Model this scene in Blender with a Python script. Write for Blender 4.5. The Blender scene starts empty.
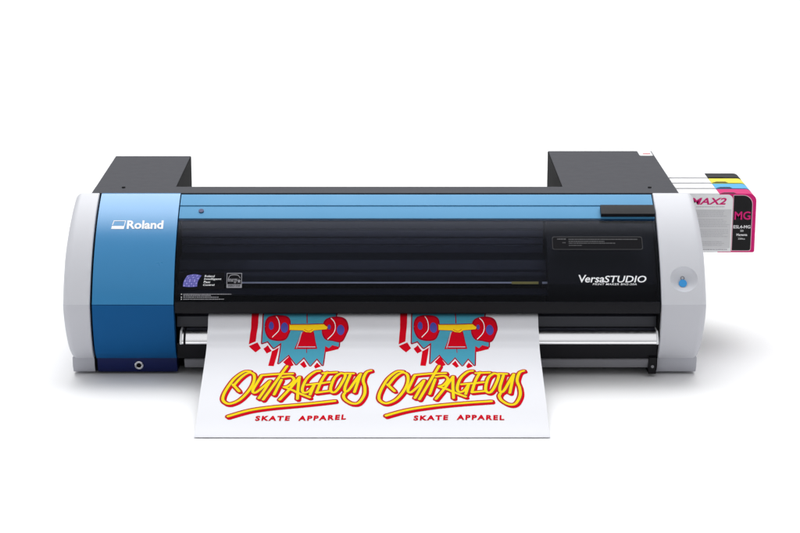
import bpy, bmesh, math, random
from mathutils import Vector
from mathutils.geometry import delaunay_2d_cdt
random.seed(7)
sc = bpy.context.scene
COL = sc.collection
PI = math.pi

# ------------------------------------------------------------------ helpers
def new_obj(name, me, parent=None):
    o = bpy.data.objects.new(name, me)
    COL.objects.link(o)
    if parent is not None:
        o.parent = parent
    return o

def tag(o, label=None, cat=None, group=None, kind=None):
    if label: o['label'] = label
    if cat: o['category'] = cat
    if group: o['group'] = group
    if kind: o['kind'] = kind
    return o

def empty(name, loc=(0, 0, 0)):
    o = bpy.data.objects.new(name, None)
    o.empty_display_size = .05
    COL.objects.link(o)
    o.location = loc
    return o

def finish(name, bm, mats, parent=None, smooth=True, angle=32, bevel=0, seg=2):
    if bevel:
        es = [e for e in bm.edges if len(e.link_faces) == 2 and e.calc_face_angle(0) > math.radians(35)]
        bmesh.ops.bevel(bm, geom=es, offset=bevel, segments=seg, profile=.5, affect='EDGES', clamp_overlap=True)
    bmesh.ops.recalc_face_normals(bm, faces=bm.faces)
    me = bpy.data.meshes.new(name)
    bm.to_mesh(me); bm.free()
    if smooth:
        me.polygons.foreach_set('use_smooth', [True] * len(me.polygons))
        me.set_sharp_from_angle(angle=math.radians(angle))
    if not isinstance(mats, (list, tuple)): mats = [mats]
    for m in mats: me.materials.append(m)
    return new_obj(name, me, parent)

def cr(pts, n=8):
    out = []
    P = [pts[0]] + list(pts) + [pts[-1]]
    for i in range(1, len(P) - 2):
        a, b, c, d = P[i-1:i+3]
        for k in range(n):
            t = k / n
            out.append(tuple(.5*(2*b[j]+(c[j]-a[j])*t+(2*a[j]-5*b[j]+4*c[j]-d[j])*t*t+(3*b[j]-a[j]-3*c[j]+d[j])*t**3) for j in range(len(b))))
    out.append(tuple(pts[-1]))
    return out

def offset_line(P, d):
    """offset an open (y,z) polyline sideways by d (positive = out of the machine, to the left of its direction)"""
    out = []
    for i, p in enumerate(P):
        a = P[max(i-1, 0)]; b = P[min(i+1, len(P)-1)]
        t = Vector((b[0]-a[0], b[1]-a[1])).normalized()
        n = Vector((t.y, -t.x)) * -1
        if n.x > 0 and n.y < 0: n = -n
        out.append((p[0] - abs(t.y) * d if True else 0, p[1] + (-t.x) * d))
    return out

def prism(bm, poly, x0, x1):
    """closed (y,z) polygon extruded along x"""
    a = [bm.verts.new((x0, y, z)) for y, z in poly]
    b = [bm.verts.new((x1, y, z)) for y, z in poly]
    n = len(poly)
    bm.faces.new(a); bm.faces.new(b[::-1])
    for i in range(n):
        bm.faces.new((a[i], a[(i+1) % n], b[(i+1) % n], b[i]))

def box(bm, x0, x1, y0, y1, z0, z1):
    prism(bm, [(y0, z0), (y1, z0), (y1, z1), (y0, z1)], x0, x1)

def sheet_poly(P, thick):
    return list(P) + offset_line(P, -thick)[::-1]

def tube(bm, p0, p1, r, n=24, r1=None):
    p0, p1 = Vector(p0), Vector(p1)
    d = (p1 - p0).normalized()
    u = d.orthogonal().normalized(); v = d.cross(u)
    r1 = r if r1 is None else r1
    A = [bm.verts.new(p0 + (u*math.cos(2*PI*i/n) + v*math.sin(2*PI*i/n))*r) for i in range(n)]
    B = [bm.verts.new(p1 + (u*math.cos(2*PI*i/n) + v*math.sin(2*PI*i/n))*r1) for i in range(n)]
    bm.faces.new(A[::-1]); bm.faces.new(B)
    for i in range(n): bm.faces.new((A[i], A[(i+1) % n], B[(i+1) % n], B[i]))

def torus(bm, c, axis, R, r, n=32, m=10):
    c = Vector(c); d = Vector(axis).normalized(); u = d.orthogonal().normalized(); v = d.cross(u)
    g = [[bm.verts.new(c + (u*math.cos(2*PI*i/n)+v*math.sin(2*PI*i/n))*(R+r*math.cos(2*PI*j/m)) + d*r*math.sin(2*PI*j/m)) for j in range(m)] for i in range(n)]
    for i in range(n):
        for j in range(m):
            bm.faces.new((g[i][j], g[(i+1) % n][j], g[(i+1) % n][(j+1) % m], g[i][(j+1) % m]))

# flat artwork: polygons -> triangles (overlaps united)
def fill(polys, cuts=()):
    vs, fs, es = [], [], []
    for p in polys:
        k = len(vs)
        if sum(p[i-1][0]*p[i][1]-p[i][0]*p[i-1][1] for i in range(len(p))) < 0: p = list(p)[::-1]
        vs += [Vector(q) for q in p]
        fs.append(list(range(k, k+len(p))))
    if cuts:
        xs = [v.x for v in vs]; x0, x1 = min(xs)-.01, max(xs)+.01
        y0, y1 = min(v.y for v in vs), max(v.y for v in vs)
        for c in cuts:
            if y0 < c < y1:
                k = len(vs); vs += [Vector((x0, c)), Vector((x1, c))]; es.append((k, k+1))
    V, E_, F, ov, oe, of = delaunay_2d_cdt(vs, es, fs, 0, 1e-7)
    return [tuple(v) for v in V], [tuple(f) for f, o in zip(F, of) if o]

def stroke(path, w, smooth=True, n=6, taper=None):
    P = cr(path, n) if smooth and len(path) > 2 else list(path)
    polys = []
    for i, (a, b) in enumerate(zip(P, P[1:])):
        a, b = Vector(a), Vector(b)
        if (b-a).length < 1e-7: continue
        t = (b-a).normalized(); q = Vector((-t.y, t.x))*w/2
        polys.append([a-q, b-q, b+q, a+q])
    for p in P:
        polys.append([(p[0]+w/2*math.cos(k*PI/5), p[1]+w/2*math.sin(k*PI/5)) for k in range(10)])
    return polys

def ellipse(cx, cy, rx, ry, n=24):
    return [(cx+rx*math.cos(2*PI*k/n), cy+ry*math.sin(2*PI*k/n)) for k in range(n)]

def rrect(x0, y0, x1, y1, r, n=6):
    if not isinstance(r, (tuple, list)): r = (r, r, r, r)      # bl, br, tr, tl
    out = []
    for (cx, cy, a, q) in ((x0, y0, PI, r[0]), (x1, y0, 1.5*PI, r[1]), (x1, y1, 0, r[2]), (x0, y1, .5*PI, r[3])):
        sx = 1 if cx == x0 else -1; sy = 1 if cy == y0 else -1
        if q <= 0: out.append((cx, cy)); continue
        for k in range(n+1):
            t = a + k*PI/2/n
            out.append((cx+sx*q+q*math.cos(t), cy+sy*q+q*math.sin(t)))
    return out

def text2d(s, x0, x1, y0, y1, bold=0, shear=0, spacing=1):
    c = bpy.data.curves.new('lettering', 'FONT')
    c.body = s; c.offset = bold; c.shear = shear; c.space_character = spacing; c.resolution_u = 3
    o = bpy.data.objects.new('lettering', c); COL.objects.link(o)
    dg = bpy.context.evaluated_depsgraph_get()
    me = bpy.data.meshes.new_from_object(o.evaluated_get(dg))
    V = [(v.co.x, v.co.y) for v in me.vertices]; F = [tuple(p.vertices) for p in me.polygons]
    bpy.data.objects.remove(o); bpy.data.curves.remove(c); bpy.data.meshes.remove(me)
    ax, bx = min(v[0] for v in V), max(v[0] for v in V); ay, by = min(v[1] for v in V), max(v[1] for v in V)
    return [(x0+(x-ax)/(bx-ax)*(x1-x0), y0+(y-ay)/(by-ay)*(y1-y0)) for x, y in V], F

def decal(name, layers, mp, mats, parent):
    """layers: (verts2d, faces, material index); each layer a hair above the last, on the surface mp(u,v,h)"""
    bm = bmesh.new(); h = .0003
    for V, F, mi in layers:
        vs = [bm.verts.new(mp(u, v, h)) for u, v in V]
        for f in F:
            try: fc = bm.faces.new([vs[i] for i in f]); fc.material_index = mi
            except ValueError: pass
        h += .00012
    loose = [v for v in bm.verts if not v.link_faces]
    bmesh.ops.delete(bm, geom=loose, context='VERTS')
    me = bpy.data.meshes.new(name); bm.to_mesh(me); bm.free()
    for m in mats: me.materials.append(m)
    return new_obj(name, me, parent)

# ------------------------------------------------------------------ materials
def mat(name, col, rough=.5, metal=0, spec=.5, noise=0, nscale=60, bump=0, bscale=900, coat=0, emis=0):
    m = bpy.data.materials.new(name); m.use_nodes = True
    nt = m.node_tree; b = nt.nodes['Principled BSDF']
    b.inputs['Base Color'].default_value = (*col, 1)
    b.inputs['Roughness'].default_value = rough
    b.inputs['Metallic'].default_value = metal
    b.inputs['Specular IOR Level'].default_value = spec
    b.inputs['Coat Weight'].default_value = coat
    b.inputs['Coat Roughness'].default_value = .12
    tc = nt.nodes.new('ShaderNodeTexCoord')
    if noise:
        n = nt.nodes.new('ShaderNodeTexNoise'); n.inputs['Scale'].default_value = nscale; n.inputs['Detail'].default_value = 5
        nt.links.new(tc.outputs['Object'], n.inputs['Vector'])
        r = nt.nodes.new('ShaderNodeMapRange')
        r.inputs['To Min'].default_value = 1-noise; r.inputs['To Max'].default_value = 1+noise
        nt.links.new(n.outputs['Fac'], r.inputs['Value'])
        mx = nt.nodes.new('ShaderNodeVectorMath'); mx.operation = 'SCALE'
        mx.inputs[0].default_value = col
        nt.links.new(r.outputs[0], mx.inputs['Scale'])
        nt.links.new(mx.outputs[0], b.inputs['Base Color'])
        rr = nt.nodes.new('ShaderNodeMapRange')
        rr.inputs['To Min'].default_value = max(rough-.06, .02); rr.inputs['To Max'].default_value = rough+.06
        nt.links.new(n.outputs['Fac'], rr.inputs['Value']); nt.links.new(rr.outputs[0], b.inputs['Roughness'])
    if bump:
        n2 = nt.nodes.new('ShaderNodeTexNoise'); n2.inputs['Scale'].default_value = bscale
        nt.links.new(tc.outputs['Object'], n2.inputs['Vector'])
        bp = nt.nodes.new('ShaderNodeBump'); bp.inputs['Strength'].default_value = bump; bp.inputs['Distance'].default_value = .0006
        nt.links.new(n2.outputs['Fac'], bp.inputs['Height']); nt.links.new(bp.outputs[0], b.inputs['Normal'])
    return m

M = {}
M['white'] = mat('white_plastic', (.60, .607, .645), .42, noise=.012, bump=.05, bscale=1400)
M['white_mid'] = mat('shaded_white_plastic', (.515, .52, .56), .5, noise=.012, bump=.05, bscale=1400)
M['white_low'] = mat('grey_white_plastic', (.45, .455, .50), .5, noise=.012, bump=.05, bscale=1400)  # cover white darkened again, shade at the base put into the colour
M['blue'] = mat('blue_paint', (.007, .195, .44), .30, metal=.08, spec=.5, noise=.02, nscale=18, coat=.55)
M['navy'] = mat('navy_paint', (.004, .088, .26), .5, spec=.1, noise=.02)  # the panel's blue with the shade below the fold painted in
M['navy_dark'] = mat('dark_navy_paint', (.004, .010, .085), .45, spec=.25, noise=.02)  # the panel's blue at its darkest, base shade painted in
M['band'] = mat('pale_blue_paint', (.062, .255, .46), .5, metal=.1, spec=.3, noise=.02, nscale=14)
M['steel_grey'] = mat('dark_grey_sheet_metal', (.018, .019, .029), .5, spec=.3, noise=.04, bump=.12, bscale=1800)
M['black'] = mat('black_plastic', (.006, .006, .0075), .5, spec=.18, noise=.1)
M['charcoal'] = mat('charcoal_plastic', (.010, .010, .0125), .55, spec=.14, noise=.06)
M['soot'] = mat('matt_black', (.004, .004, .005), .8, spec=.1)
M['tray'] = mat('grey_tray_metal', (.22, .22, .24), .45, metal=.3, noise=.03)
M['alu'] = mat('polished_bar', (.93, .93, .95), .2, metal=1, noise=.02, nscale=200)
M['chrome'] = mat('chrome', (.75, .75, .78), .15, metal=1)
M['inside'] = mat('inside_panel', (.07, .074, .108), .5, noise=.08)
M['inside_rail'] = mat('inside_rail', (.03, .032, .045), .35, metal=.4, noise=.08)
M['rail_edge'] = mat('rail_edge', (.85, .86, .9), .4)
M['gold'] = mat('yellow_encoder', (.75, .62, .15), .5)
M['paper'] = mat('white_vinyl', (.635, .64, .675), .4, spec=.3, noise=.006, nscale=12)
M['ink_white'] = mat('white_print', (.85, .86, .88), .5)
M['ink_red'] = mat('red_ink', (.54, .004, .014), .7, spec=0)
M['ink_dkred'] = mat('dark_red_ink', (.30, .004, .018), .7, spec=0)
M['ink_teal'] = mat('teal_ink', (.060, .29, .40), .7, spec=.02, noise=.03, nscale=40)
M['ink_yellow'] = mat('yellow_ink', (.90, .60, .014), .7, spec=0, noise=.04, nscale=30)
M['ink_olive'] = mat('olive_ink', (.10, .07, .012), .6, spec=.12)
M['ink_blue'] = mat('blue_ink', (.06, .06, .33), .6, spec=.12)
M['ink_grey'] = mat('grey_ink', (.42, .42, .5), .6, spec=.12)
M['btn'] = mat('blue_button', (.01, .30, .72), .3, coat=.5)
M['sticker'] = mat('black_sticker', (.005, .005, .007), .6, spec=.08)
M['grey_print'] = mat('grey_print', (.30, .30, .33), .5)
M['dim_print'] = mat('dim_print', (.045, .045, .05), .5)
M['purple'] = mat('purple_print', (.16, .14, .50), .45)
M['violet'] = mat('violet_print', (.30, .27, .66), .45)
M['indigo'] = mat('indigo_print', (.07, .09, .42), .45)
M['label_white'] = mat('label_white', (.80, .80, .81), .4)
M['label_grey'] = mat('label_grey', (.60, .60, .61), .45, noise=.03, nscale=90)
M['label_text'] = mat('label_grey_text', (.47, .47, .49), .5)
M['magenta'] = mat('magenta_plastic', (.62, .006, .16), .4, spec=.2)
M['pink'] = mat('pink_line', (.85, .55, .65), .4)
M['cyan'] = mat('cyan_plastic', (.06, .42, .75), .35)
M['yellow'] = mat('yellow_plastic', (.85, .72, .02), .35)
M['kblack'] = mat('ink_black_plastic', (.008, .008, .009), .45, spec=.15)

def glass_mat():
    m = bpy.data.materials.new('smoked_window'); m.use_nodes = True
    nt = m.node_tree; nt.nodes.clear()
    o = nt.nodes.new('ShaderNodeOutputMaterial')
    t = nt.nodes.new('ShaderNodeBsdfTransparent'); t.inputs[0].default_value = (.74, .76, .83, 1)
    g = nt.nodes.new('ShaderNodeBsdfGlossy'); g.inputs['Roughness'].default_value = .16; g.inputs[0].default_value = (.9, .93, 1, 1)
    f = nt.nodes.new('ShaderNodeFresnel'); f.inputs[0].default_value = 1.17
    mx = nt.nodes.new('ShaderNodeMixShader')
    nt.links.new(f.outputs[0], mx.inputs[0]); nt.links.new(t.outputs[0], mx.inputs[1]); nt.links.new(g.outputs[0], mx.inputs[2])
    nt.links.new(mx.outputs[0], o.inputs[0])
    return m
M['glass'] = glass_mat()

# ------------------------------------------------------------------ side profile of the machine (y, z), top to bottom
SLOPE = [(0.004, 0.2722), (-0.004, 0.2705), (-0.0282, 0.2595), (-0.0512, 0.2462), (-0.0728, 0.2307), (-0.0928, 0.2133), (-0.1109, 0.194), (-0.127, 0.173), (-0.1409, 0.1506), (-0.1525, 0.127)]
LOW = [(-.1525, .1262), (-.1515, .10), (-.1465, .07), (-.137, .045), (-.124, .0305)]
S = cr(SLOPE, 8); LW = cr(LOW, 6)

def at_z(P, z):
    for a, b in zip(P, P[1:]):
        if (a[1]-z)*(b[1]-z) <= 0 and a[1] != b[1]:
            k = (a[1]-z)/(a[1]-b[1])
            t = Vector((b[0]-a[0], b[1]-a[1])).normalized()
            return a[0]+(b[0]-a[0])*k, Vector((0, -abs(t.y), -t.x))
    return P[-1][0], Vector((0, -1, 0))

def part_of(P, za, zb):
    """the stretch of polyline P between heights za > zb, with cut ends"""
    out = [(at_z(P, za)[0], za)] + [p for p in P if zb+1e-5 < p[1] < za-1e-5] + [(at_z(P, zb)[0], zb)]
    return out

def on(P):
    def f(u, v, h):
        y, n = at_z(P, v)
        return Vector((u, y, v)) + n*h
    return f

# ================================================================== the printer
printer = tag(empty('inkjet_printer'),
    'wide desktop inkjet printer with pale grey side covers, blue front panel and smoked black window', 'printer')

# ---- chassis: black inner body seen in the gaps
bm = bmesh.new()
inner = offset_line(S + LW[1:], -.010)
poly = inner + [(-.112, .006), (.045, .006), (.045, .262), (.006, .262)]
poly = [(min(y, .045), z) for y, z in poly]
prism(bm, poly, -.4690, -.3365)
prism(bm, poly, .4305, .4360)
box(bm, -.3365, .4305, -.085, .30, .006, .100)        # floor block under the platen
box(bm, -.3365, .4305, .020, .050, .100, .256)        # rear wall
finish('chassis', bm, M['soot'], printer, smooth=False)

# ---- side covers
def cover_poly(back):
    P = S + LW[1:]
    return P + [(-.118, .0295)] + back
def lofted(name, P, xin, xout, r, m, parent, n=9):
    """closed (y,z) outline lofted along x with a rounded outer edge"""
    bm = bmesh.new(); rings = []
    s = 1 if xout > xin else -1
    st = [(xin, .0012), (xin + s*.0012, 0)]
    for k in range(n+1):
        a = k/n*PI/2
        st.append((xout - s*r*(1-math.sin(a)), r*(1-math.cos(a))))
    N = len(P)
    area = sum(P[i][0]*P[(i+1) % N][1]-P[(i+1) % N][0]*P[i][1] for i in range(N))
    sg = 1 if area > 0 else -1
    nor = []
    for i in range(N):
        a, b, c = Vector(P[i-1]), Vector(P[i]), Vector(P[(i+1) % N])
        n1 = Vector(((b-a).y, -(b-a).x)).normalized()*sg; n2 = Vector(((c-b).y, -(c-b).x)).normalized()*sg
        q = (n1+n2)
        q = q/max(q.length_squared/2, .35)
        nor.append(q)
    for x, d in st:
        f = abs(x-xin)/abs(xout-xin)
        ring = []
        for i in range(N):
            z = P[i][1]
            tp = .0065*max(0, (.125-z)/.095)**1.6 + .0045*max(0, (z-.19)/.08)**1.5
            ring.append(bm.verts.new((x-s*f*tp, P[i][0]-nor[i].x*d, z-nor[i].y*d)))
        rings.append(ring)
    for A, B in zip(rings, rings[1:]):
        for i in range(N): bm.faces.new((A[i], A[(i+1) % N], B[(i+1) % N], B[i]))
    bm.faces.new(rings[0]); bm.faces.new(rings[-1][::-1])
    for f_ in bm.faces:
        c = f_.calc_center_median()
        if c.z < .1258 and c.y < -.1: f_.material_index = 1      # same plastic, shade below the fold put into its colour
    return finish(name, bm, m, parent, angle=17)

backL = [(.28, .0295), (.30, .06), (.30, .185), (.285, .2), (.03, .2655)]
backR = [(.030, .0295), (.044, .05), (.044, .2600), (.03, .2655)]
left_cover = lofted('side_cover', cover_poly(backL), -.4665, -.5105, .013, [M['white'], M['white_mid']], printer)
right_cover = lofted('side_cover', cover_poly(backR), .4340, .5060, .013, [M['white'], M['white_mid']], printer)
left_cover['label'] = 'plain pale side cover'
right_cover['label'] = 'pale side cover with a power button in a round dish'

def base_trim(x0, x1, m, parent, back=.03):
    bm = bmesh.new()
    prism(bm, [(-.1195, .0300), (-.1185, .0150), (-.1125, .0045), (back, .0045), (back, .0300)], x0, x1)
    return finish('base_trim', bm, m, parent, bevel=.0015)
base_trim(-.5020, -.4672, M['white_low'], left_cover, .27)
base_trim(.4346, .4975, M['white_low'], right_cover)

# dish pressed into the right cover, cut with a ball that is then thrown away
by, bn = at_z(S, .1637)
Rb, dep = .0268, .0112
c0 = Vector((.4703, by, .1637)) + bn*(Rb-dep)
bm = bmesh.new(); bmesh.ops.create_uvsphere(bm, u_segments=72, v_segments=48, radius=Rb)
bmesh.ops.translate(bm, verts=bm.verts, vec=c0)
me = bpy.data.meshes.new('cutter'); bm.to_mesh(me); bm.free()
me.polygons.foreach_set('use_smooth', [True]*len(me.polygons)); me.materials.append(M['white']); me.materials.append(M['white_mid'])
cut = new_obj('cutter', me)
md = right_cover.modifiers.new('dish', 'BOOLEAN'); md.operation = 'DIFFERENCE'; md.object = cut; md.solver = 'EXACT'
bpy.context.view_layer.update()
dg = bpy.context.evaluated_depsgraph_get()
newme = bpy.data.meshes.new_from_object(right_cover.evaluated_get(dg))
right_cover.modifiers.clear(); right_cover.data = newme
bpy.data.objects.remove(cut)
newme.set_sharp_from_angle(angle=math.radians(24))
dn = -bn
pb = c0 + dn*Rb + Vector((-.0008, 0, 0)) + Vector((0, bn.z, -bn.y))*-.0045
bm = bmesh.new(); tube(bm, pb - bn*.002, pb + bn*.0032, .0063, 32)
finish('power_button', bm, M['btn'], right_cover, bevel=.0012)
pl = pb + Vector((0, bn.z, -bn.y))*.0092 + bn*.0008
bm = bmesh.new(); torus(bm, pl, bn, .0026, .0007)
finish('indicator_ring', bm, M['tray'], right_cover)

# ---- blue front panel on the left
bm = bmesh.new()
prism(bm, S + [(-.145, .1270), (-.10, .20), (.004, .262)], -.4628, -.3345)
front_panel = finish('front_panel', bm, M['blue'], printer, bevel=.0010)
bm = bmesh.new()
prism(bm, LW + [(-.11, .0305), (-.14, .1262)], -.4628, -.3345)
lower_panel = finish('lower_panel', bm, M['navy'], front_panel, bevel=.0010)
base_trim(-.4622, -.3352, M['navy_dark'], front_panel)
bm = bmesh.new(); torus(bm, (-.3958, -.1192, .0172), (0, -1, -.1), .0055, .0019)
port = finish('lock_port', bm, M['chrome'], front_panel)
bm = bmesh.new(); tube(bm, (-.3958, -.1182, .0172), (-.3958, -.1196, .0171), .0045)
finish('port_hole', bm, M['soot'], port)

# maker's mark and name
z0, z1 = .2303, .2410
lay = []
fr = [[(-.4386, z0+.0048), (-.4374, z0+.0048), (-.4354, z1), (-.4366, z1)], [(-.4366, z1-.0009), (-.4178, z1-.0009), (-.4178, z1), (-.4366, z1)],
      [(-.4196, z0+.0036), (-.4184, z0+.0036), (-.4168, z1), (-.4180, z1)],
      [(-.4396, z0), (-.4192, z0), (-.4184, z0+.0040), (-.4386, z0+.0040)]]
V, F = fill(fr); lay.append((V, F, 0))
V, F = text2d('Roland', -.4148, -.3565, z0, z1, bold=.034, spacing=1.0); lay.append((V, F, 0))
decal('brand_lettering', lay, on(S), [M['ink_white']], front_panel)

# ---- top cover and the two rear covers
bm = bmesh.new(); box(bm, -.4800, .4775, .0045, .0530, .2575, .2722)
top_cover = finish('top_cover', bm, M['steel_grey'], printer, bevel=.0008)
for x in (-.4330, .4350):
    bm = bmesh.new(); tube(bm, (x, .045, .2720), (x, .045, .2736), .0030, 16)
    finish('screw', bm, M['soot'], top_cover)
def rear_cover(x0, x1, yb):
    bm = bmesh.new()
    prism(bm, [(.0545, .115), (yb, .115), (yb, .2718), (.0545, .2718)], x0, x1)
    return finish('rear_cover', bm, M['steel_grey'], printer, bevel=.0010)
larm = rear_cover(-.4800, -.3475, .3115)
arm = rear_cover(.2922, .4775, .3571)
for x0, x1, yb, a in ((-.3474, -.3463, .3110, larm), (.2910, .2921, .3566, arm)):
    bm = bmesh.new(); box(bm, x0, x1, .0560, yb, .118, .2710)
    finish('inner_plate', bm, M['soot'], a, smooth=False)
lay = []
V, F = fill([rrect(.4515, .3135, .4755, .3565, (.004, .004, 0, 0))]); lay.append((V, F, 0))
V, F = fill([rrect(.4590, .3270, .4720, .3330, .0006)]); lay.append((V, F, 1))
decal('warning_label', lay, lambda u, v, h: Vector((u, v, .2718+h)), [M['label_white'], M['ink_red']], arm)
bm = bmesh.new(); box(bm, .4775, .4812, .0540, .2300, .150, .252)
finish('cartridge_slot', bm, M['black'], printer, bevel=.001)
bm = bmesh.new(); prism(bm, [(.050, .10), (.30, .10), (.30, .125), (.285, .125), (.27, .112), (.050, .112)], -.3465, .2910)
finish('media_bay', bm, M['charcoal'], printer, bevel=.001)

# ---- hinged front cover: pale blue band, smoked window, lower lip
X0, X1 = -.3330, .4318
ZB, ZL = .2429, .1300
C1 = offset_line(S, -.0016)
up_ = part_of(C1, .2704, .2586); dn_ = part_of(offset_line(S, -.0028), .2582, ZB)
bm = bmesh.new()
outer = up_ + dn_
prism(bm, outer + offset_line(outer, -.006)[::-1], X0, X1)
front_cover = finish('front_cover', bm, M['band'], printer, bevel=.0004, seg=1)
W = offset_line(S, -.0036)
wp = part_of(W, ZB-.0004, ZL)
bm = bmesh.new(); prism(bm, sheet_poly(wp, .003), X0, X1)
window = finish('window', bm, M['glass'], front_cover)
lipP = [(-.1490, .1296), (-.1500, .1270), (-.1496, .1130), (-.1480, .1112)]
bm = bmesh.new(); prism(bm, lipP + [(-.100, .1125), (-.098, .116), (-.140, .118), (-.144, .1296)], X0, X1)
finish('lower_lip', bm, M['charcoal'], front_cover, bevel=.0008)
gp = part_of(offset_line(S, -.002), .2553, .2450)
bm = bmesh.new(); prism(bm, offset_line(gp, .007) + gp[::-1], .3455, X1)
finish('finger_grip', bm, M['black'], front_cover, bevel=.0018)
y, n = at_z(dn_, .2514)
bm = bmesh.new(); p = Vector((-.2980, y, .2514)); tube(bm, p - n*.001, p + n*.0016, .0042, 20)
finish('cover_screw', bm, mat('blue_black_screw', (.02, .02, .06), .35, metal=.5), front_cover, bevel=.0006)

WS = on(W)
# model lettering
lay = []
V, F = text2d('V', .3044, .3168, .1577, .1683, bold=.014, shear=.12); lay.append((V, F, 0))
V, F = text2d('ersa', .3144, .3448, .1577, .1650, bold=.016, shear=.22); lay.append((V, F, 0))
V, F = text2d('STUDIO', .3444, .4114, .1577, .1672, bold=.014, shear=.22); lay.append((V, F, 0))
V, F = text2d('PRINT MAKER BN2-20A', .3262, .3958, .1538, .1567, bold=.006, shear=.2, spacing=1.1); lay.append((V, F, 0))
decal('product_lettering', lay, WS, [M['ink_white']], window)
# four-line sticker with the woven mark
lay = []
V, F = fill([rrect(-.3290, .1478, -.2555, .1716, .001)]); lay.append((V, F, 0))
def warp(a, b):
    x = -.3205 + .0225*a + .0065*b - .004*math.sin(b*PI)*.5
    z = .1520 + .0155*b + .0018*math.sin(a*PI)*(1 if b > .5 else -.4)
    return (x, z)
for mi, ga, gb in ((1, .0, .0),):
    V, F = fill([[warp(t/8, 0) for t in range(9)] + [warp(1, t/8) for t in range(1, 9)] + [warp(1-t/8, 1) for t in range(1, 9)] + [warp(0, 1-t/8) for t in range(1, 8)]]); lay.append((V, F, mi))
cells1, cells2 = [], []
for i in range(6):
    for j in range(5):
        q = [warp((i+.14)/6, (j+.14)/5), warp((i+.86)/6, (j+.14)/5), warp((i+.86)/6, (j+.86)/5), warp((i+.14)/6, (j+.86)/5)]
        (cells1 if (i+j) % 2 else cells2).append(q)
V, F = fill(cells1); lay.append((V, F, 2))
V, F = fill(cells2); lay.append((V, F, 3))
for k, (s, xe) in enumerate((('Roland', -.2705), ('Intelligent', -.2600), ('Pass', -.2775), ('Control', -.2705))):
    zt = .1680 - k*.0041
    xs = -.2868 - k*.0006
    V, F = text2d(s, xs, xe, zt-.0029 if s != 'Intelligent' else zt-.0034, zt, bold=.016, shear=.18); lay.append((V, F, 4))
decal('pass_control_sticker', lay, WS, [M['sticker'], M['indigo'], M['purple'], M['violet'], M['ink_white']], window)
# energy mark
lay = []
x0, x1, z0, z1 = -.2518, -.2276, .1502, .1710
V, F = fill([rrect(x0, z0, x1, z1, .0006)]); lay.append((V, F, 1))
V, F = fill([rrect(x0+.0011, z0+.0052, x1-.0011, z1-.0010, .0005)]); lay.append((V, F, 0))
V, F = fill(stroke([(x0+.0025, z0+.0115), (x0+.005, z1-.0040), (x0+.011, z1-.0026), (x1-.006, z1-.0034), (x1-.003, z1-.0070)], .0009)); lay.append((V, F, 1))
V, F = text2d('energy', x0+.0022, x1-.0066, z0+.0066, z0+.0128, bold=.012, shear=.3); lay.append((V, F, 1))
cx, cz = x1-.0045, z0+.0094
star = []
for k in range(10):
    r = .0033 if k % 2 == 0 else .0014
    star.append((cx+r*math.sin(k*PI/5), cz+r*math.cos(k*PI/5)))
V, F = fill([star]); lay.append((V, F, 1))
V, F = text2d('ENERGY STAR', x0+.0025, x1-.0025, z0+.0014, z0+.0042, bold=.01); lay.append((V, F, 0))
decal('energy_sticker', lay, WS, [M['sticker'], M['grey_print']], window)
# notice: rows of fine print
def fine_print(rows, rng, lo=.0010, hi=.0034):
    polys = []
    for xa, xb, z, h in rows:
        x = xa
        while x < xb:
            w = rng.uniform(lo, hi); e = min(x+w, xb)
            polys.append([(x, z), (e, z), (e, z+h), (x, z+h)])
            x = e + rng.uniform(.0004, .0008)
    return polys
rng = random.Random(3)
lay = []
V, F = fill(fine_print([(-.3195, -.2440, .1406, .0012), (-.3195, -.2760, .1387, .0011), (-.3195, -.2640, .1362, .0012), (-.3195, -.2550, .1334, .0012)], rng)); lay.append((V, F, 1))
V, F = fill([ellipse(-.3225, z, .0009, .0008, 10) for z in (.1411, .1367, .1339)]); lay.append((V, F, 2))
decal('notice_sticker', lay, WS, [M['sticker'], M['grey_print'], M['label_white']], window)
# dim caution label
lay = []
V, F = fill([rrect(.2648, .2026, .4085, .2196, .003)]); lay.append((V, F, 1))
V, F = fill([rrect(.2656, .2034, .4077, .2188, .0026)]); lay.append((V, F, 0))
rows = [(.2730, .2870, 0.2155, .0016), (.2910, .4010, 0.2153, .0014), (.2910, .3480, 0.2127, .0013), (.2810, .2860, 0.2109, .0014), (.2910, .3650, 0.2103, .0013), (.2910, .3120, 0.2075, .0012)]
V, F = fill(fine_print(rows, rng)); lay.append((V, F, 2))
decal('caution_sticker', lay, WS, [M['sticker'], mat('caution_edge', (.022, .022, .026), .5), M['dim_print']], window)

# ---- inside, seen through the window
bm = bmesh.new(); box(bm, -.3330, .2560, -.012, .018, .150, .256)
inner_panel = finish('inner_panel', bm, M['inside'], printer, bevel=.001)
for z, d in ((.2290, .004), (.2140, .003), (.2000, .008), (.1880, .004)):
    bm = bmesh.new(); box(bm, -.3330, .2560, -.0125-d, -.0122, z, z+.0025)
    finish('rib', bm, M['inside_rail'], inner_panel, bevel=.0005)
bm = bmesh.new(); box(bm, -.3330, .4300, -.060, -.0125, .136, .176)
box(bm, -.3330, .4300, -.070, -.0605, .150, .158)
rail = finish('guide_rail', bm, M['inside_rail'], printer, bevel=.001)
bm = bmesh.new(); box(bm, -.2450, .2010, -.0920, -.0905, .1455, .1475)
bm2 = bmesh.new(); box(bm2, -.3330, .4300, -.1050, -.0700, .1290, .1312)
finish('front_edge', bm2, M['inside_rail'], rail, smooth=False)
strip = finish('encoder_strip', bm, M['rail_edge'], printer, smooth=False)
bm = bmesh.new(); box(bm, .2010, .2440, -.0925, -.0903, .1445, .1480)
finish('strip_scale', bm, M['gold'], strip, smooth=False)
bm = bmesh.new(); box(bm, .2500, .2800, -.0925, -.0903, .1448, .1478)
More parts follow.
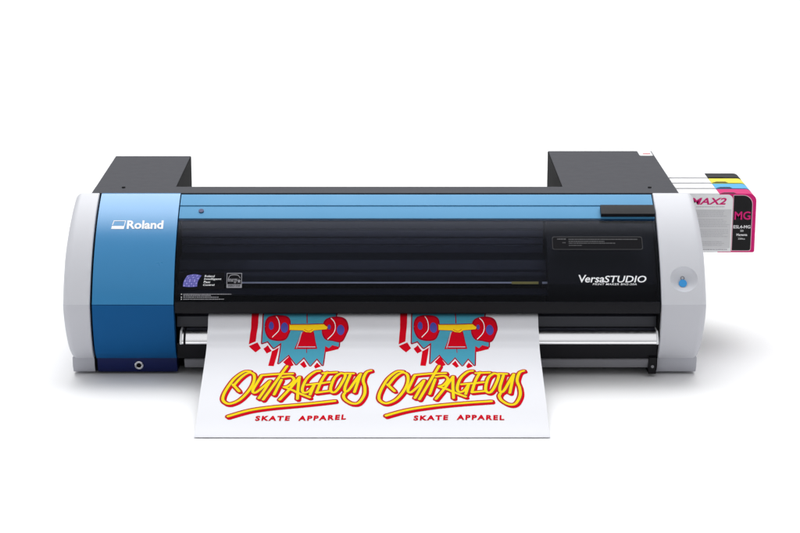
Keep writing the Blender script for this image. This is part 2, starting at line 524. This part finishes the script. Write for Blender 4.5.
finish('strip_clip', bm, M['rail_edge'], strip, smooth=False)
bm = bmesh.new(); cp = part_of(offset_line(S, -.024), .228, .150); prism(bm, cp + [(-.10, .105), (.0195, .105), (.0195, .240), (-.02, .240)], .2580, .4300)
finish('cap_station', bm, M['black'], printer, bevel=.004)

# ---- media path below the cover
bm = bmesh.new()
prism(bm, [(-.084, .105), (-.112, .1015), (-.118, .098), (-.1215, .082), (-.110, .0795), (-.084, .0795)], X0, X1)
finish('platen_apron', bm, mat('blue_black_plastic', (.030, .032, .045), .35, noise=.06), printer, bevel=.001)
bm = bmesh.new()
barP = [(-.100, .0806), (-.1395, .0806), (-.1412, .0798), (-.1500, .0700), (-.1520, .0672), (-.1526, .0640), (-.1515, .0618), (-.1480, .0604), (-.100, .0600)]
prism(bm, barP, -.3230, .4280)
bar = finish('platen_bar', bm, M['alu'], printer, angle=44)
for xa, xb in ((-.3262, -.3232), (.4282, .4312)):
    bm = bmesh.new(); prism(bm, barP, xa, xb)
    finish('bar_end', bm, M['ink_white'], bar)
bm = bmesh.new(); prism(bm, offset_line(barP, .0006), -.3205, -.3170)
finish('bar_ring', bm, M['charcoal'], bar)
bm = bmesh.new()
prism(bm, [(-.086, .0595), (-.128, .0595), (-.132, .058), (-.126, .0310), (-.086, .0310)], X0, X1)
finish('lower_apron', bm, M['charcoal'], printer, bevel=.001)
bm = bmesh.new()
prism(bm, [(-.080, .0305), (-.128, .0305), (-.1300, .0292), (-.1240, .0150), (-.118, .0135), (-.080, .0135)], -.3220, .4190)
finish('base_tray', bm, M['tray'], printer, bevel=.001)
bm = bmesh.new()
prism(bm, [(-.085, .0580), (-.1320, .0330), (-.1300, .0060), (-.085, .0060)], .4195, .4312)
brk = finish('bracket', bm, M['black'], printer, bevel=.001)
bm = bmesh.new(); tube(bm, (.4255, -.1300, .0185), (.4255, -.1322, .0187), .0024, 16)
finish('screw', bm, M['tray'], brk)
bm = bmesh.new()
for k, (x, y) in enumerate(((-.44, -.08), (.44, -.08), (-.44, .03), (.44, .03), (-.30, .27), (.28, .27))):
    b2 = bmesh.new(); tube(b2, (x, y, 0), (x, y, .0065 if y < .2 else .116), .012 if y < .2 else .015, 24)
    finish('foot', b2, M['black'], printer, bevel=.0008)
bm.free()

# ================================================================== printed sheet
PAPER = [(-.09, .1095), (-.12, .1115), (-0.146, 0.1065), (-0.158, 0.0925), (-0.17, 0.0848), (-0.183, 0.0732), (-0.205, 0.0618), (-0.276, 0.043), (-0.34, 0.0255), (-0.388, 0.0090), (-0.412, 0.0028), (-0.4235, 0.0017)]
PZ = cr(PAPER, 10)
def paper_z(x, y):
    for a, b in zip(PZ, PZ[1:]):
        if b[0] <= y <= a[0]:
            k = (a[0]-y)/(a[0]-b[0]); z = a[1]+(b[1]-a[1])*k
            break
    else: z = PZ[0][1] if y > PZ[0][0] else PZ[-1][1]
    t = min(max((-.20-y)/.22, 0), 1)
    s = min(max((y+.4235)/.06, 0), 1)
    return z + t*s*(.0011*math.sin(x*17+1.1) + .0006*math.sin(x*41+y*9)) + (1-s)*.0004*max(0, abs(x+.02)/.26-.55)
def paper_map(u, v, h):
    e = .002
    nz = Vector((0, (paper_z(u, v-e)-paper_z(u, v+e))/(2*e), 1)).normalized()
    return Vector((u, v, paper_z(u, v))) + nz*h
bm = bmesh.new()
NR = 150
ys = [-.090 - k*(.3335/NR) for k in range(NR+1)]
xs = [-.2805 + k*(.5205/40) for k in range(41)]
T = [[bm.verts.new(paper_map(x, y, 0)) for x in xs] for y in ys]
B = [[bm.verts.new(paper_map(x, y, -.0003)) for x in xs] for y in ys]
for i in range(NR):
    for j in range(40):
        bm.faces.new((T[i][j], T[i+1][j], T[i+1][j+1], T[i][j+1]))
        bm.faces.new((B[i][j], B[i][j+1], B[i+1][j+1], B[i+1][j]))
def rim(a, b):
    for k in range(len(a)-1): bm.faces.new((a[k], a[k+1], b[k+1], b[k]))
rim(T[0], B[0]); rim(T[-1], B[-1]); rim([r[0] for r in T], [r[0] for r in B]); rim([r[-1] for r in T], [r[-1] for r in B])
sheet = finish('printed_sheet', bm, M['paper'], None, angle=60)
tag(sheet, 'white vinyl sheet with two colourful skate prints feeding out of the printer onto the ground', 'printed sheet')

ART = {}
ART['teal'] = [[(-571,1389),(-584,941),(-494,973),(-400,858),(-281,950),(-306,463),(-157,709),(-30,432),(84,640),(189,400),(286,609),(379,410),(405,894),(464,858),(533,903),(616,884),(623,965),(381,1018),(376,1229),(561,1275),(571,1389)]]
ART['red'] = [[(396,766),(410,894),(464,858),(515,909),(622,879),(617,842),(439,779)],[(-765,1389),(-651,1389),(-656,1240),(-684,969),(-791,921),(-768,1161)],[(-789,894),(-655,954),(-597,858),(-676,766)],[(-558,849),(-491,909),(-424,800),(-500,738)],[(-423,793),(-317,875),(-374,391),(-461,400)],[(-235,504),(-149,664),(-66,422),(-141,353)],[(27,448),(88,541),(137,385),(95,338)],[(245,385),(290,494),(354,385),(269,322)]]
ART['wheel'] = [[(-489,1289),(-384,1321),(-241,1309),(-169,1262),(-156,1207),(-160,1112),(-213,1011),(-318,986),(-460,1009),(-525,1083),(-543,1194),(-527,1250)],[(428,1262),(508,1286),(588,1292),(677,1275),(745,1224),(753,1132),(690,1003),(629,965),(522,986),(416,1003),(361,1083),(376,1219)],[(51,1106),(210,1106),(276,854),(-72,849)]]
ART['yellow'] = [[(-164,1223),(-156,1213),(145,1214),(376,1219),(439,1186),(422,1151),(227,1132),(176,1089),(96,1098),(41,1130),(-154,1138),(-161,1130)]]
ART['white'] = [[(-374,1302),(-324,1224),(-337,1112),(-425,1025)],[(490,1277),(557,1213),(535,1083),(443,1000)]]
ART['grey'] = [[(32,1093),(-41,864)],[(-12,879),(247,879)]]
ART['redline'] = [[(108,1389),(113,1234)],[(116,842),(119,757)],[(73,1146),(139,1110),(197,1146)],[(34,1102),(-72,845),(276,849),(216,1102)]]
ART['blue'] = [[(-412,1201),(-414,1180),(-421,1160),(-433,1145),(-448,1140),(-463,1145),(-476,1160),(-486,1180),(-490,1201),(-487,1217),(-479,1230),(-467,1238),(-452,1241),(-437,1238),(-424,1230),(-415,1217)],[(-184,1175),(-187,1141),(-198,1110),(-216,1090),(-238,1083),(-261,1090),(-281,1110),(-295,1141),(-301,1175),(-297,1202),(-285,1221),(-266,1232),(-244,1235),(-222,1232),(-202,1221),(-189,1202)],[(704,1138),(700,1101),(687,1073),(668,1055),(645,1049),(622,1055),(602,1073),(588,1101),(583,1138),(587,1172),(600,1196),(619,1210),(642,1214),(665,1210),(685,1196),(698,1172)],[(488,1186),(487,1171),(481,1157),(473,1147),(463,1144),(452,1147),(443,1157),(437,1171),(435,1186),(437,1200),(442,1209),(451,1215),(461,1217),(471,1215),(480,1209),(486,1200)]]
ART['script'] = [[(-956,-157),(-851,71),(-747,195),(-666,148),(-655,-51),(-717,-293),(-838,-530),(-983,-630),(-1081,-559),(-1091,-412),(-1032,-172),(-945,55),(-818,226),(-728,232)],[(-967,-127),(-861,-308)],[(-545,126),(-609,-96),(-658,-287),(-620,-347),(-533,-233),(-408,-21)],[(-408,-21),(-473,-248),(-553,-489)],[(-545,126),(-314,163),(-73,179)],[(-169,389),(-336,-96),(-487,-524)],[(-238,10),(-330,-388)],[(-224,77),(-96,102),(-45,4),(-111,-142),(-191,-187)],[(37,86),(-107,-248),(-239,-518)],[(34,86),(25,-202),(26,-495)],[(-191,-187),(-55,-269),(9,-323),(209,-457)],[(341,251),(264,220),(149,40),(90,-217),(115,-332),(195,-293),(266,-127)],[(155,-127),(317,-96)],[(271,-112),(212,-388)],[(454,210),(374,-21),(307,-338)],[(386,188),(601,207)],[(351,-96),(495,-57)],[(307,-338),(501,-299)],[(670,188),(578,71),(524,-172),(527,-308),(587,-329),(660,-172),(735,117),(670,188)],[(740,176),(860,170)],[(809,132),(738,-187),(743,-317),(799,-269),(906,10),(969,163)],[(969,163),(924,-81),(880,-338)],[(1127,257),(1058,201),(1009,-5),(1036,-202),(1030,-412),(951,-611),(847,-630),(747,-536),(716,-427),(737,-359)],[(-988,-917),(-687,-788),(-356,-706),(-22,-650),(592,-559)]]

OX, OY = -.13565, -.27724
def sub(p, step=.02):
    out = []
    for i in range(len(p)):
        a, b = Vector(p[i]), Vector(p[(i+1) % len(p)])
        n = max(1, int((b-a).length/step))
        out += [tuple(a.lerp(b, k/n)) for k in range(n)]
    return out
def A(key): return [[(OX+x*1e-4, OY+y*1e-4) for x, y in p] for p in ART[key]]
CUTS = ys[1:-1]
def layer(polys, mi): 
    V, F = fill(polys, CUTS); return (V, F, mi)
art_mats = [M['ink_dkred'], M['ink_teal'], M['ink_red'], M['ink_white'], M['ink_blue'], M['ink_yellow'], M['ink_grey'], M['ink_olive']]
L = []
tl = A('teal')[0]
rp = []
for p in zip(tl, tl[1:]): rp += stroke(list(p), .0040, False)
L.append(layer(rp, 0))
L.append(layer([tl], 1))
L.append(layer(A('red'), 2))
rl = []
for p in A('redline'): rl += stroke(p, .0012, False)
rl += stroke(A('redline')[0], .0017, False)
L.append(layer(rl, 0))
wr = []
for p in A('wheel')[:2]: wr += stroke(p + [p[0]], .0026, True, 4)
L.append(layer(wr, 0))
L.append(layer(A('wheel'), 2))
yo = []
for p in A('yellow'): yo += stroke(p + [p[0]], .0016, False)
L.append(layer(yo, 0))
L.append(layer(A('yellow'), 5))
L.append(layer(stroke(A('redline')[2], .0010), 2))
wl = []
for p in A('white'): wl += stroke(p, .0011)
L.append(layer(wl, 3))
gl = []
for p in A('grey'): gl += stroke(p, .0015, False)
L.append(layer(gl, 6))
L.append(layer(A('blue'), 4))
def script(w, dx=0, dy=0, w_last=None):
    out = []
    for p in A('script'):
        out += stroke([(x+dx, y+dy) for x, y in p], w, True, 6)
    return out
L.append(layer(script(.0082, .0010, -.0020) + script(.0100, .0003, -.0004) + script(.0078, .0022, -.0038), 2))
L.append(layer(script(.0064), 7))
L.append(layer(script(.0043), 5))
def slant(V, k): return [(x, y) for x, y in V]
def tagline(s, x0, x1, y0, y1):
    V, F = text2d(s, x0, x1, 0, 1, bold=.045, spacing=1.3, shear=.08)
    return [(OX+x, OY+y0+(y1-y0)*v + (x-x0)*.018) for x, v in V], F
V, F = tagline('SKATE', -.0582, -.0065, -.1020, -.0908); L.append((V, F, 2))
V, F = tagline('APPAREL', .0055, .0764, -.1008, -.0896); L.append((V, F, 2))
for dx in (0, .2345):
    decal('printed_graphic', L, lambda u, v, h, dx=dx: paper_map(u+dx, v, h*.2), art_mats, sheet)

# ================================================================== ink cartridges
def cartridge(Y, colmat, label, full=False):
    t = tag(empty('ink_cartridge', (.478, Y, .161)), label, 'ink cartridge', 'ink cartridges in the side slot')
    xa, xb, za, zb, th = -.012, .1355, 0, .0998, .0365
    def slab(name, out, m):
        bm = bmesh.new()
        a = [bm.verts.new((x, 0, z)) for x, z in out]; b = [bm.verts.new((x, th, z)) for x, z in out]
        n = len(out); bm.faces.new(a); bm.faces.new(b[::-1])
        for i in range(n): bm.faces.new((a[i], a[(i+1) % n], b[(i+1) % n], b[i]))
        return finish(name, bm, m, t, bevel=.0012)
    xm = .0740
    slab('cartridge_body', rrect(xa, za, xm, zb, .0008), M['label_white'])
    slab('end_cap', rrect(xm+.0002, za, xb, zb, (.0008, .003, .013, .0008), 8), colmat)
    front = lambda u, v, h: Vector((u, -h, v))
    topf = lambda u, v, h: Vector((u, v, zb+h))
    lay = []
    V, F = fill([rrect(xa+.002, .0014, .0965, .0985, (.0005, .0005, .009, .0005))]); lay.append((V, F, 0))
    V, F = fill([rrect(xa+.002, .0075, .0945, .0735, .0005)]); lay.append((V, F, 1))
    rng = random.Random(5)
    if full:
        rows = []
        z = .0700
        while z > .012:
            if rng.random() < .86: rows.append((xa+.006, .0925 - rng.random()*.012, z, .0012))
            z -= .0029
        V, F = fill(fine_print(rows, rng, .001, .005)); lay.append((V, F, 2))
        V, F = text2d('MAX2', .0255, .0858, .0815, .0930, bold=.026, shear=.28); lay.append((V, F, 3))
        V, F = fill(fine_print([(.036, .083, .0772, .0012)], rng)); lay.append((V, F, 2))
        V, F = fill(fine_print([(.046, .090, .0045, .0012)], rng)); lay.append((V, F, 4))
    decal('front_label', lay, front, [M['label_white'], M['label_grey'], M['label_text'], M['magenta'], M['grey_print']], t)
    lay = []
    V, F = fill([rrect(.0970, .0025, .1295, .0978, (.001, .004, .016, .0005), 8)]); lay.append((V, F, 1))
    V, F = fill([rrect(.0978, .0033, .1287, .0970, (.001, .0035, .0155, .0005), 8)]); lay.append((V, F, 0))
    if full:
        V, F = text2d('MG', .1000, .1268, .0558, .0700, bold=.02); lay.append((V, F, 2))
        V, F = text2d('ESL4-MG', .0990, .1272, .0410, .0465, bold=.02); lay.append((V, F, 3))
        V, F = text2d('220', .1105, .1160, .0355, .0385, bold=.01); lay.append((V, F, 3))
        V, F = text2d('Magenta', .1045, .1225, .0270, .0325, bold=.02); lay.append((V, F, 3))
        V, F = text2d('220cc', .1075, .1190, .0222, .0250, bold=.01); lay.append((V, F, 3))
    decal('end_label', lay, front, [M['kblack'], M['pink'], M['magenta'], M['label_white']], t)
    lay = []
    V, F = fill([rrect(xa+.002, .0015, .0725, th-.0015, .0005)]); lay.append((V, F, 0))
    V, F = fill([[(.0750, .0012), (.1020, .0012), (.0985, .0085), (.0830, .0085)]]); lay.append((V, F, 1))
    decal('top_label', lay, topf, [M['label_white'], M['kblack']], t)
    return t
P0, pitch = .0505, .0427
cartridge(P0, M['magenta'], 'magenta ink cartridge with white label and MG on its black end, frontmost', True)
cartridge(P0+pitch, M['cyan'], 'cyan ink cartridge just behind the magenta one')
cartridge(P0+2*pitch, M['yellow'], 'yellow ink cartridge between the cyan and the black ones')
cartridge(P0+3*pitch, M['kblack'], 'black ink cartridge at the back of the row')

# ================================================================== ground, light, camera
bm = bmesh.new()
N = 24; ext = 30
g = [[bm.verts.new((-ext+2*ext*i/N, -ext+2*ext*j/N, 0)) for j in range(N+1)] for i in range(N+1)]
for i in range(N):
    for j in range(N): bm.faces.new((g[i][j], g[i+1][j], g[i+1][j+1], g[i][j+1]))
ground = finish('ground', bm, mat('white_studio_floor', (.885, .885, .89), .9, spec=.1, noise=.004, nscale=2), None, smooth=False)
tag(ground, kind='structure')

w = bpy.data.worlds.new('World'); sc.world = w; w.use_nodes = True
nt = w.node_tree; bg = nt.nodes['Background']
tc = nt.nodes.new('ShaderNodeTexCoord'); sp = nt.nodes.new('ShaderNodeSeparateXYZ')
nt.links.new(tc.outputs['Generated'], sp.inputs[0])
def ramp(src, a, b, lo, hi):
    r = nt.nodes.new('ShaderNodeMapRange'); r.interpolation_type = 'SMOOTHSTEP'
    for k, v in (('From Min', a), ('From Max', b), ('To Min', lo), ('To Max', hi)): r.inputs[k].default_value = v
    nt.links.new(src, r.inputs['Value']); return r.outputs[0]
dp = nt.nodes.new('ShaderNodeVectorMath'); dp.operation = 'DOT_PRODUCT'
nt.links.new(tc.outputs['Generated'], dp.inputs[0]); dp.inputs[1].default_value = Vector((0, .48, .877)).normalized()
ad = nt.nodes.new('ShaderNodeMath'); ad.operation = 'ADD'
nt.links.new(ramp(sp.outputs['Z'], .30, .92,   .42, .86), ad.inputs[0])      # dim studio walls, lighter ceiling
nt.links.new(ramp(dp.outputs['Value'], .81, .997, 0, 4.5), ad.inputs[1])   # large softbox overhead
nt.links.new(ad.outputs[0], bg.inputs['Strength'])
bg.inputs['Color'].default_value = (.985, .99, 1, 1)

def area(name, loc, tgt, sx, sy, e):
    l = bpy.data.lights.new(name, 'AREA'); l.shape = 'RECTANGLE'; l.size = sx; l.size_y = sy; l.energy = e
    o = bpy.data.objects.new(name, l); COL.objects.link(o); o.location = loc
    o.rotation_euler = (Vector(tgt)-Vector(loc)).to_track_quat('-Z', 'Y').to_euler()
    return o
area('overhead_softbox', (0, .35, 2.6), (0, 0, 0), 3.2, 1.0, 4)

cam = bpy.data.cameras.new('camera'); co = bpy.data.objects.new('camera', cam); COL.objects.link(co)
co.location = (0, -3.2146, .981); co.rotation_euler = (math.radians(90-14.5), 0, 0)
cam.sensor_width = 36; cam.lens = 36*2020/800; cam.shift_x = 14/800
cam.clip_start = .05; cam.clip_end = 200
sc.camera = co
sc.view_settings.view_transform = 'Standard'; sc.view_settings.look = 'None'
sc.view_settings.exposure = 0; sc.view_settings.gamma = 1
sc.render.engine = 'CYCLES'; sc.cycles.use_denoising = True; sc.cycles.max_bounces = 10; sc.cycles.transparent_max_bounces = 12
